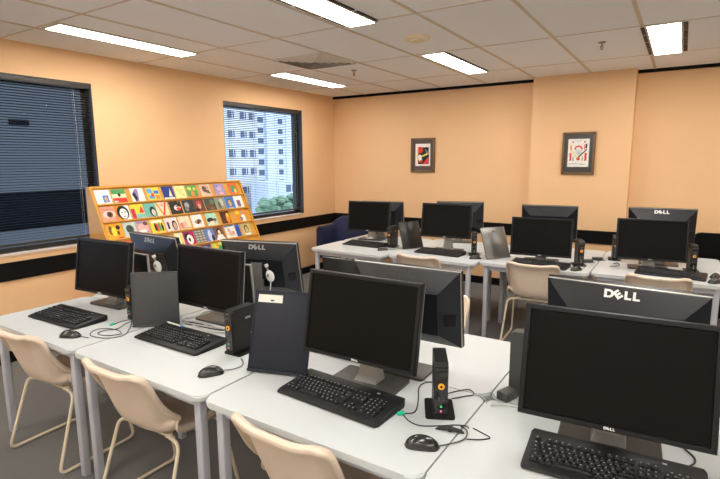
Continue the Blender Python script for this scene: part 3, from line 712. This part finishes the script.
# ------------------------------------------------------------------ keyboards
def keyboard_meshes():
    w, d = .478, .205
    b = MB().m('kb')
    def sec(yy, z): return z
    prof = [(-d/2, .004), (-d/2+.004, .012), (-d/2+.035, .017), (-.02, .021), (.065, .029), (d/2-.012, .034), (d/2, .030), (d/2, .006), (d/2-.01, .0), (-d/2+.01, 0)]
    rings = []
    for xx, sc_ in ((-w/2, .9), (-w/2+.006, 1), (w/2-.006, 1), (w/2, .9)):
        rings.append([(xx, p[0]*sc_, p[1]*(sc_ if p[1] > .004 else 1)) for p in prof])
    b.loft(rings); case = b
    k = MB()
    def zt(y): return .017+(y+d/2-.035)*(.034-.017)/(d-.047)
    def key(x, y, kw=.0165, kd=.0165):
        z0 = zt(y)-.001; z1 = z0+.0085; k.m('key')
        q = lambda s, z, dy=0: [(x-kw/2*s, y-kd/2*s+dy, z), (x+kw/2*s, y-kd/2*s+dy, z), (x+kw/2*s, y+kd/2*s+dy, z), (x-kw/2*s, y+kd/2*s+dy, z)]
        k.loft([q(1, z0), q(.97, z0+.003), q(.74, z1, .001)])
        if kw < .05:
            k.m('legend'); lx, ly = x-kw*.14, y+kd*.12
            vs = [k.bm.verts.new(p) for p in ((lx-.0022, ly-.0022, z1+.0003), (lx+.0022, ly-.0022, z1+.0003), (lx+.0022, ly+.0026, z1+.0003), (lx-.0022, ly+.0026, z1+.0003))]
            f = k.bm.faces.new(vs); f.material_index = k.cur
    p = .0188; x0 = -.212; ys = [-.062+p*i for i in range(5)]; yf = ys[4]+.027
    for i, n in enumerate((1, 4, 4, 4)):
        xs = x0 if i == 0 else x0+p*(2+(i-1)*4.5)
        for q in range(n): key(xs+q*p, yf, .0165, .0125)
    for r_ in range(1, 5):
        y = ys[r_]; left = (0, .022, .012, .006, 0)[r_]; kw0 = .0165+left
        key(x0+left/2, y, kw0); n = (0, 10, 11, 12, 12)[r_]; xs = x0+left+p
        for q in range(n): key(xs+q*p, y)
        xe = xs+n*p; xr = x0+14.05*p+.0165/2; wd = xr-(xe-.0165/2)
        if wd > .01: key((xe-.0165/2+xr)/2, y, wd)
    y = ys[0]; xs = x0
    for wd in (.024, .02, .022): key(xs+wd/2-.008, y, wd-.002); xs += wd
    key(xs-.008+.055, y, .108); xs += .112
    for wd in (.022, .02, .02, .022): key(xs+wd/2-.006, y, wd-.002); xs += wd
    xn = x0+15.35*p
    for q in range(3):
        key(xn+q*p, yf, .0165, .0125); key(xn+q*p, ys[4]); key(xn+q*p, ys[3]); key(xn+q*p, ys[0])
    key(xn+p, ys[1])
    xm = x0+18.85*p
    for r_ in range(5):
        for q in range(4):
            if q == 3 and r_ in (1, 3): continue
            if r_ == 0 and q == 1: continue
            if r_ == 0 and q == 0: key(xm+.5*p, ys[0], .035); continue
            key(xm+q*p, ys[r_] + (p/2 if q == 3 and r_ in (0, 2) else 0), .0165, .0165+(p if q == 3 and r_ in (0, 2) else 0))
    l = MB().m('legend'); l.box((.135, d/2-.03, zt(d/2-.03)+.0002), (.012, .006, .0012)); 
    for q in range(3): l.box((xm+(q+.5)*p, yf, zt(yf)+.0002), (.005, .002, .0012))
    return case, k, l
case, k, l = keyboard_meshes()
kc = case.obj('case'); kk = k.obj('key_field', smooth=False); kl = l.obj('status_light', smooth=False)
def keyboard(x, y, rz, label, first=[True]):
    t = thing('keyboard', label, 'keyboard', (x, y, TZ), rz, 'black computer keyboards')
    for o in (kc, kk, kl):
        c = o if first[0] else o.copy()
        if not first[0]: COL.objects.link(c)
        c.parent = t
    first[0] = False
keyboard(1.545, -4.880, R(2), 'black keyboard on the leftmost front table, green plug beside it')
keyboard(2.415, -4.768, R(0), 'black keyboard with a pen lying on its top edge')
keyboard(3.472, -4.853, R(-3.5), 'black keyboard in front of the centre front monitor')
keyboard(4.412, -4.812, R(3.5), 'black keyboard at lower right, cut by the photo bottom')
keyboard(1.670, -1.785, R(-1), 'back row keyboard under the monitor nearest the blue armchair')
keyboard(2.560, -1.825, R(-3), 'back row keyboard between the black holder and silvery holder')
keyboard(3.530, -1.905, R(-3), 'back row keyboard behind the beige chair under pillar picture')
keyboard(4.500, -1.755, R(-5), 'back row keyboard at right under the bluish screen')

# ------------------------------------------------------------------ mice
def mouse_mesh():
    b = MB().m('gloss'); rings = []; n = 14; L = .116
    for i in range(n+1):
        u = i/n; y = -L/2+L*u
        w = .031*(1-abs(2*u-1)**3.2)**.5*(1-.10*math.sin(PI*u*1.1))+.0008; h = (.004+.034*math.sin(PI*min(1, (u*.86+.09)))**.8)*(1-abs(2*u-1)**6)**.5+.001
        rings.append([(w*math.cos(a)*(1 if math.sin(a) < .2 else .97), y, max(0, h*math.sin(a)) if a <= PI else 0) for a in [PI*j/12 for j in range(13)]]+[(-w*.9, y, 0), (w*.9, y, 0)])
    b.loft(rings); return b
mb = mouse_mesh().obj('body')
w_ = MB().m('wheel'); w_.cyl((0, .034, .0165), .010, .008, axis='X', seg=20); mwh = w_.obj('scroll_wheel')
def mouse(x, y, rz, label, tail=None, first=[True]):
    t = thing('computer_mouse', label, 'mouse', (x, y, TZ), rz, 'black computer mice')
    for o in (mb, mwh):
        c = o if first[0] else o.copy()
        if not first[0]: COL.objects.link(c)
        c.parent = t
    first[0] = False
    if tail:
        inv = Matrix.Rotation(-rz, 3, 'Z')
        pts = [Vector((0, .056, .008))]+[inv @ Vector((px-x, py-y, .0045)) for px, py in tail]
        b = MB().m('cable'); b.tube(spline(pts, 5), .0021, k=7); b.obj('cable', t)
mouse(1.872, -5.034, R(-62), 'black mouse at the right of the leftmost keyboard', [(1.935, -5.005), (1.985, -5.0)])
mouse(2.873, -4.961, R(-30), 'glossy mouse before the black box with orange ring at second table', [(2.92, -4.88), (2.925, -4.83), (2.89, -4.79), (2.862, -4.775)])
mouse(3.883, -4.976, R(-68), 'glossy mouse nearest the camera, at the seam of front tables', [(3.95, -4.93), (3.98, -4.885), (3.985, -4.85), (3.972, -4.815), (3.945, -4.80)])
mouse(1.995, -1.965, R(-40), 'back row mouse before the leftmost box with orange ring', [(2.05, -1.9), (2.10, -1.85), (2.105, -1.79)])
mouse(2.955, -1.905, R(-60), 'back row mouse at the foot of the silvery holder', [(3.0, -1.87), (3.01, -1.83), (2.998, -1.80)])
mouse(3.838, -2.005+.06, R(-30), 'back row mouse beside the beige chair and seam', [(3.875, -1.88), (3.885, -1.83), (3.872, -1.785)])
mouse(4.785, -1.875, R(-40), 'back row mouse at the photo right edge, nearer one', [(4.83, -1.8), (4.82, -1.7)])
mouse(4.795, -1.67, R(160), 'far back row mouse at the photo right edge', None)

# ------------------------------------------------------------------ upright thin clients
def client(x, y, rz, label, shell='client', cap='client', h=.222, dep=.165):
    t = thing('thin_client', label, 'mini computer', (x, y, TZ), rz, 'small upright computers')
    b = MB().m(shell); w = .048
    prof = [(-dep/2, .012), (dep/2, .012), (dep/2, h-.012), (dep/2-.012, h), (-dep/2+.012, h), (-dep/2, h-.012)]
    b.prism(prof, -w/2, w/2, 'X'); b.obj('case', t, smooth=False)
    b = MB().m('gloss'); b.box((0, -dep/2-.003, h*.5+.006), (w-.004, .006, h-.05), bev=.002); b.box((0, -dep/2-.002, h-.03), (w, .010, .03), bev=.002); b.obj('front_panel', t)
    b = MB().m('orange'); b.cyl((0, -dep/2-.0065, h*.62), .0115, .003, axis='Y', seg=22); b.m('client'); b.cyl((0, -dep/2-.0085, h*.62), .0045, .002, axis='Y', seg=14); b.obj('power_button', t)
    b = MB().m('client_grey')
    for s in (-1, 1): b.box((s*.008, -dep/2-.0065, h*.40), (.006, .002, .016))
    b.obj('usb_port', t, smooth=False)
    b = MB().m('green'); b.cyl((0, -dep/2-.0065, h*.27), .004, .003, axis='Y', seg=14); b.obj('audio_jack', t)
    b = MB().m('pink'); b.cyl((0, -dep/2-.0065, h*.19), .004, .003, axis='Y', seg=14); b.obj('audio_jack', t)
    b = MB().m(shell); b.prism(rrect(.105, dep*.9, .012, 4), 0, .008); b.box((0, 0, .011), (.05, dep*.8, .010)); b.obj('foot', t)
    b = MB().m('grey_plastic'); b.box((w/2+.0006, .02, h-.055), (.0012, .035, .010)); b.box((w/2+.0006, .045, .085), (.0012, .02, .004)); b.obj('side_badge', t, smooth=False)
    return t
client(1.885, -4.615, R(0), 'slim black computer half hidden behind the grey slab', h=.205)
client(2.785, -4.690, R(2), 'upright black computer beside the navy holder, showing its side')
client(3.832, -4.725, R(27), 'upright black computer with orange ring at the centre of front tables', h=.212)
client(4.745, -4.700, R(12), 'upright black computer sliver at the photo right edge')
client(1.972, -1.715, R(4), 'back row upright computer right of the leftmost monitor')
client(2.868, -1.705, R(22), 'back row upright computer left of the silvery holder')
client(3.816, -1.70, R(20), 'back row upright computer under the pillar, orange light')
client(4.64, -1.485, R(8), 'back row upright computer at far right with pale cap')
client(4.052, -1.265, R(8), 'upright computer sliver left of the bluish screen')
client(4.060, -4.405, R(94), 'grey upright computer sideways, half hidden by right front screen', shell='client_grey', h=.245, dep=.12)

# ------------------------------------------------------------------ document holders
def holder(x, y, rz, lean, w, h, face, label, edge=None, note=False, mark=False, prop=.06):
    t = thing('document_holder', label, 'document holder', (x, y, TZ), rz, 'slanted document holders')
    Tm = Matrix.Translation((0, 0, .013*math.sin(lean)+.0005)) @ Matrix.Rotation(-lean, 4, 'X')
    b = MB().m(face); b.box((0, .006, h/2+.003), (w-.008, .010, h-.008), bev=.002); bmesh.ops.transform(b.bm, matrix=Tm, verts=b.bm.verts); b.obj('panel', t)
    b = MB().m(edge or face)
    for s in (-1, 1): b.box((s*(w/2-.004), .006, h/2+.003), (.008, .015, h), bev=.002)
    b.box((0, .006, h+.001), (w, .015, .008), bev=.002); b.box((0, .002, .006), (w, .024, .010), bev=.003)
    bmesh.ops.transform(b.bm, matrix=Tm, verts=b.bm.verts); b.obj('rim', t)
    b = MB().m('client'); zz = h*.6; yy = zz*math.sin(lean)+.012; b.tube([(0, yy, zz*math.cos(lean)), (0, yy+prop, .004)], .006, k=8); b.tube([(-.05, yy+prop, .006), (.05, yy+prop, .006)], .006, k=8); b.obj('prop', t)
    if note:
        b = MB().m('paper'); b.box((-w/2+.075, .0, h-.032), (.115, .0014, .034)); b.m('ink'); b.box((-w/2+.085, -.001, h-.040), (.016, .001, .007)); bmesh.ops.transform(b.bm, matrix=Tm, verts=b.bm.verts); o = b.obj('label_sticker', t, smooth=False); o['label'] = 'cream paper label stuck in the upper corner'
    if mark:
        b = MB().m('ink'); b.ball((0, .0, h-.035), (.012, .0015, .006)); bmesh.ops.transform(b.bm, matrix=Tm, verts=b.bm.verts); b.obj('emblem', t)
    return t
holder(2.115, -4.690, R(40), R(4), .25, .300, 'panel_grey', 'plain grey slab holder between the two left keyboards')
holder(3.115, -4.815, R(18), R(19), .275, .350, 'panel_navy', 'dark navy holder with a cream label, leaning by centre monitor', note=True)
holder(2.222, -1.715, R(62), R(20), .25, .285, 'panel_black', 'shiny black holder in the back row, left of second monitor')
holder(3.140, -1.785, R(56), R(22), .27, .295, 'panel_sheen', 'shiny black holder with silvery reflection in its colour, standing in the back row', mark=True)
holder(1.605, -4.43, R(180), R(2), .235, .325, 'panel_black', 'holder with pale grey rim behind the grey slab, seen from behind', 'panel_edge', prop=.004)
holder(2.327, -4.245, R(180), R(5), .245, .310, 'panel_black', 'holder with pale grey rim left of the silver logo earpiece monitor', 'panel_edge', prop=.05)
holder(2.885, -3.945, R(180), R(8), .25, .345, 'panel_black', 'black holder seen from behind beside the centre dark logo monitor')

# ------------------------------------------------------------------ small things on the tables
def cable(name, label, pts, r=.0022, m='cable', z=None, group='loose cables on the tables', plug=None):
    z = TZ+r+.0003 if z is None else z
    P = [Vector((p[0], p[1], (p[2] if len(p) > 2 else z))) for p in pts]
    t = thing(name, label, 'cable', (P[0].x, P[0].y, z), 0, group); o0 = Vector((P[0].x, P[0].y, z))
    b = MB().m(m); b.tube([q-o0 for q in spline(P, 6)], r, k=7); b.obj('wire', t)
    if plug:
        d = (P[1]-P[0]).normalized(); b = MB().m(plug); b.box((-d*.012)+Vector((0, 0, .004)), (.026, .012, .011), rot=Euler((0, 0, math.atan2(d.y, d.x))), bev=.002); b.obj('plug', t)
    return t
cable('looped_cable', 'thin black cable looped on the leftmost front table seam', [(1.885, -4.80), (1.87, -4.74), (1.90, -4.70), (2.03, -4.80), (2.10, -4.88), (2.06, -4.95), (1.97, -4.972), (1.915, -4.95), (1.885, -4.90), (1.925, -4.856), (2.0, -4.846), (2.06, -4.866), (2.045, -4.91), (2.0, -4.935), (1.95, -4.93), (1.937, -4.884), (1.97, -4.83), (1.93, -4.76), (1.915, -4.71)], plug='teal')
cable('keyboard_cable', 'black cable with green plug arcing behind the centre upright computer', [(3.738, -4.825), (3.765, -4.79), (3.735, -4.70), (3.69, -4.60), (3.70, -4.54), (3.75, -4.53), (3.80, -4.57)], plug='teal')
cable('mouse_extension_cable', 'black cable running before the centre upright computer\'s foot', [(3.735, -4.83), (3.78, -4.862), (3.825, -4.868), (3.875, -4.838), (3.925, -4.80), (3.958, -4.787), (3.972, -4.795)])
cable('tail_cable', 'black cable tail crossing the seam right of the glossy mouse', [(3.99, -4.865), (4.03, -4.842), (4.052, -4.815), (4.02, -4.80), (3.985, -4.787)])
t = thing('cable_bundle', 'tied bundle of black mouse cable by centre upright computer', 'cable', (3.925, -4.842, TZ), R(12), 'loose cables on the tables')
b = MB().m('cable')
for k_ in range(5):
    b.tube(spline([(-.05+.004*k_, -.008+.004*k_, .004+.002*(k_ % 3)), (0, -.010+.005*k_, .009), (.048-.003*k_, -.006+.004*k_, .004+.002*(k_ % 2))], 6), .0026, k=7)
b.obj('wire', t); b = MB().m('cable'); b.cyl((0, 0, .0085), .011, .012, axis='X', seg=16); b.obj('tie', t)
cable('power_lead', 'black power lead curling behind the centre upright computer', [(3.80, -4.61), (3.835, -4.55), (3.87, -4.515), (3.90, -4.545), (3.875, -4.58), (3.84, -4.625)])
cable('patch_cable', 'pale grey cable lying towards the centre table junction', [(3.90, -4.55), (3.925, -4.545), (3.95, -4.565), (3.965, -4.585)], m='cable_grey')
cable('network_cable', 'pale grey cable running to the right front screen', [(3.985, -4.60), (4.03, -4.57), (4.09, -4.56), (4.20, -4.56)], m='cable_grey', r=.003)
cable('video_cable', 'tangle of pale wires behind the second keyboard', [(2.14, -4.52), (2.17, -4.46), (2.14, -4.38), (2.18, -4.33), (2.30, -4.316), (2.42, -4.314), (2.53, -4.32), (2.57, -4.40), (2.53, -4.46)], m='cable_grey', r=.005)
cable('power_cable', 'black and looping wire under the second monitor, beside its foot', [(2.165, -4.55), (2.24, -4.545), (2.34, -4.53), (2.45, -4.53), (2.52, -4.505), (2.47, -4.55), (2.34, -4.565), (2.22, -4.58)], r=.003)
cable('adapter_cable', 'pale wire loop in front of the second monitor\'s foot', [(2.18, -4.57), (2.28, -4.525), (2.38, -4.555), (2.50, -4.54), (2.535, -4.575), (2.42, -4.60), (2.30, -4.59)], r=.004, m='cable_grey', z=TZ+.0105)
cable('screen_cable', 'black wires below the right front screen edge', [(4.55, -4.70), (4.60, -4.66), (4.62, -4.60), (4.58, -4.52), (4.60, -4.44)], r=.003)
cable('back_wire', 'black wire at the foot of the back row silvery holder', [(3.03, -1.66), (3.06, -1.60), (3.02, -1.55), (2.95, -1.56)], r=.0035)
cable('monitor_wire', 'pale wires below the leftmost back row monitor', [(1.70, -1.55), (1.74, -1.47), (1.72, -1.38), (1.78, -1.33), (1.84, -1.36)], m='cable_grey', r=.004)
cable('side_wire', 'black wire behind the back row keyboard at right', [(4.07, -1.50), (4.10, -1.46), (4.12, -1.56), (4.06, -1.64)], r=.003)
def brick(x, y, rz, d, label):
    t = thing('power_adapter', label, 'power adapter', (x, y, TZ), rz, 'black power adapters')
    b = MB().m('client_grey'); b.box((0, 0, d[2]/2), d, bev=.004); b.obj('case', t)
    b = MB().m('cable'); b.tube(spline([(0, d[1]/2-.002, d[2]/2), (0, d[1]/2+.010, .006), (.02, d[1]/2+.016, .004)], 5), .003, k=7); b.obj('lead', t)
brick(4.018, -4.505, R(-20), (.048, .072, .034), 'dark power adapter at the left of right front screen')
brick(3.865, -1.545, R(-55), (.045, .085, .028), 'dark power adapter left of the back row table seam')
brick(3.925, -1.39, R(-65), (.045, .085, .028), 'dark power adapter beside the sliver of upright computer')
t = thing('pen', 'silver pen with blue end resting on the second keyboard', 'pen', (2.272, -4.688, TZ+.0415), R(-4))
b = MB().m('grey_plastic'); b.m('white_plastic'); b.cyl((0, 0, 0), .0042, .12, axis='X', seg=14); b.obj('barrel', t)
pb = mat('pen_blue', (.03, .12, .5), .4); M['pen_blue'] = pb
b = MB().m('pen_blue'); b.cyl((.065, 0, 0), .0046, .02, axis='X', seg=14); b.cyl((-.066, 0, 0), .0040, .014, axis='X', seg=14, r2=.001); b.obj('cap', t)
for x, y, z, lab in ((1.725, -4.385, .953, 'white oval earpiece hanging behind the monitor before the card rack'), (2.425, -4.096, .918, 'white oval earpiece hanging behind the silver logo monitor')):
    t = thing('hanging_earpiece', lab, 'earpiece', (x, y, z), R(28), 'white hanging earpieces')
    b = MB().m('white_plastic'); b.ball((0, 0, 0), (.026, .013, .038), rot=Euler((0, R(-18), 0))); b.obj('pod', t)
    b = MB().m('grey_plastic'); b.ball((-.010, -.011, .006), (.008, .004, .012)); b.cyl((-.016, 0, .046), .006, .026, seg=12, rot=Euler((0, R(-20), 0))); b.obj('clip', t)
    b = MB().m('white_plastic'); b.cyl((-.022, .002, .066), .012, .018, seg=14, rot=Euler((0, R(-20), 0))); b.obj('plug', t)
    b = MB().m('white_plastic'); b.tube(spline([(.004, 0, -.03), (0, 0, -.07), (-.006, .0, -.12), (-.01, -.004, TZ+.0165-z)], 5), .0035, k=7); b.obj('cord', t)

# ------------------------------------------------------------------ other chairs
t = thing('armchair', 'navy blue tub armchair on orange legs in the far corner', 'armchair', (.745, -.62, 0), R(4))
full = [(-.36, -.30), (-.36, -.15)]+[(.36*math.cos(PI-PI*i/16), .05+.26*math.sin(PI*i/16)) for i in range(17)]+[(.36, -.15), (.36, -.30)]
b = MB().m('blue_vinyl'); rings = []
n = len(full)
for i, (px, py) in enumerate(full):
    s = i/(n-1); mid = math.sin(PI*s); h = .74+.10*min(1, max(0, (mid-.30)/.42))
    tx = full[min(i+1, n-1)][0]-full[max(i-1, 0)][0]; ty = full[min(i+1, n-1)][1]-full[max(i-1, 0)][1]; l_ = math.hypot(tx, ty); nx, ny = ty/l_, -tx/l_
    th = .05; prof = [(-th, .30), (-th, h-.05), (-th*.6, h-.012), (0, h), (th*.6, h-.012), (th, h-.05), (th, .30)]
    rings.append([(px+nx*q, py+ny*q, z) for q, z in prof])
b.loft(rings); b.obj('tub_back', t)
b = MB().m('blue_vinyl'); b.prism(rrect(.62, .56, .08, 5, 0, -.02), .28, .36); b.obj('seat_base', t)
b = MB().m('blue_vinyl'); b.prism(rrect(.60, .52, .10, 6, 0, -.05), .355, .46); b.obj('seat_cushion', t)
for sx in (-1, 1):
    for sy in (-1, 1):
        b = MB().m('orange_wood'); x_, y_ = sx*.27, -.02+sy*.22
        b.loft([rr for rr in [[(x_+sx*.02+px, y_+py, 0) for px, py in rrect(.036, .036, .006, 2)], [(x_+px, y_+py, .285) for px, py in rrect(.052, .052, .008, 2)]]]); b.obj('leg', t)
t = thing('office_chair', 'black office chair backrest past the right back row tables', 'chair', (4.92, -.42, 0), R(182))
b = MB().m('black_fabric'); b.prism(rrect(.56, .40, .07, 6, 0, 0), -.03, .03, 'Y'); bmesh.ops.translate(b.bm, verts=b.bm.verts, vec=(0, .22, .73)); b.obj('backrest', t)
b = MB().m('black_fabric'); b.prism(rrect(.48, .46, .09, 6, 0, -.02), .42, .50); b.obj('seat', t)
b = MB().m('black_trim'); b.tube([(0, .15, .42), (0, .26, .44), (0, .26, .70)], .016, fillet=.04); b.obj('back_stem', t)
b = MB().m('black_trim'); b.cyl((0, 0, .25), .028, .36); b.obj('gas_column', t)
b = MB().m('black_trim')
for k_ in range(5):
    a = 2*PI*k_/5; b.tube([(0, 0, .10), (.27*math.cos(a), .27*math.sin(a), .065)], .018)
b.obj('star_base', t)
for k_ in range(5):
    a = 2*PI*k_/5; b = MB().m('black_trim'); b.ball((.27*math.cos(a), .27*math.sin(a), .03), (.03, .03, .03), u=12, v=8); b.obj('castor', t)

# ------------------------------------------------------------------ daylight and view
w = bpy.data.worlds.new('world'); sc.world = w; w.use_nodes = True
nt = w.node_tree; bg = nt.nodes['Background']
bg.inputs[0].default_value = (.64, .78, 1, 1); bg.inputs[1].default_value = 3.2
sc.view_settings.view_transform = 'Standard'; sc.view_settings.look = 'None'; sc.view_settings.exposure = 0; sc.view_settings.gamma = 1
sc.view_settings.use_curve_mapping = False
sc.cycles.use_denoising = True
sc.cycles.max_bounces = 8; sc.cycles.diffuse_bounces = 5; sc.cycles.transparent_max_bounces = 12
sc.cycles.sample_clamp_indirect = 8
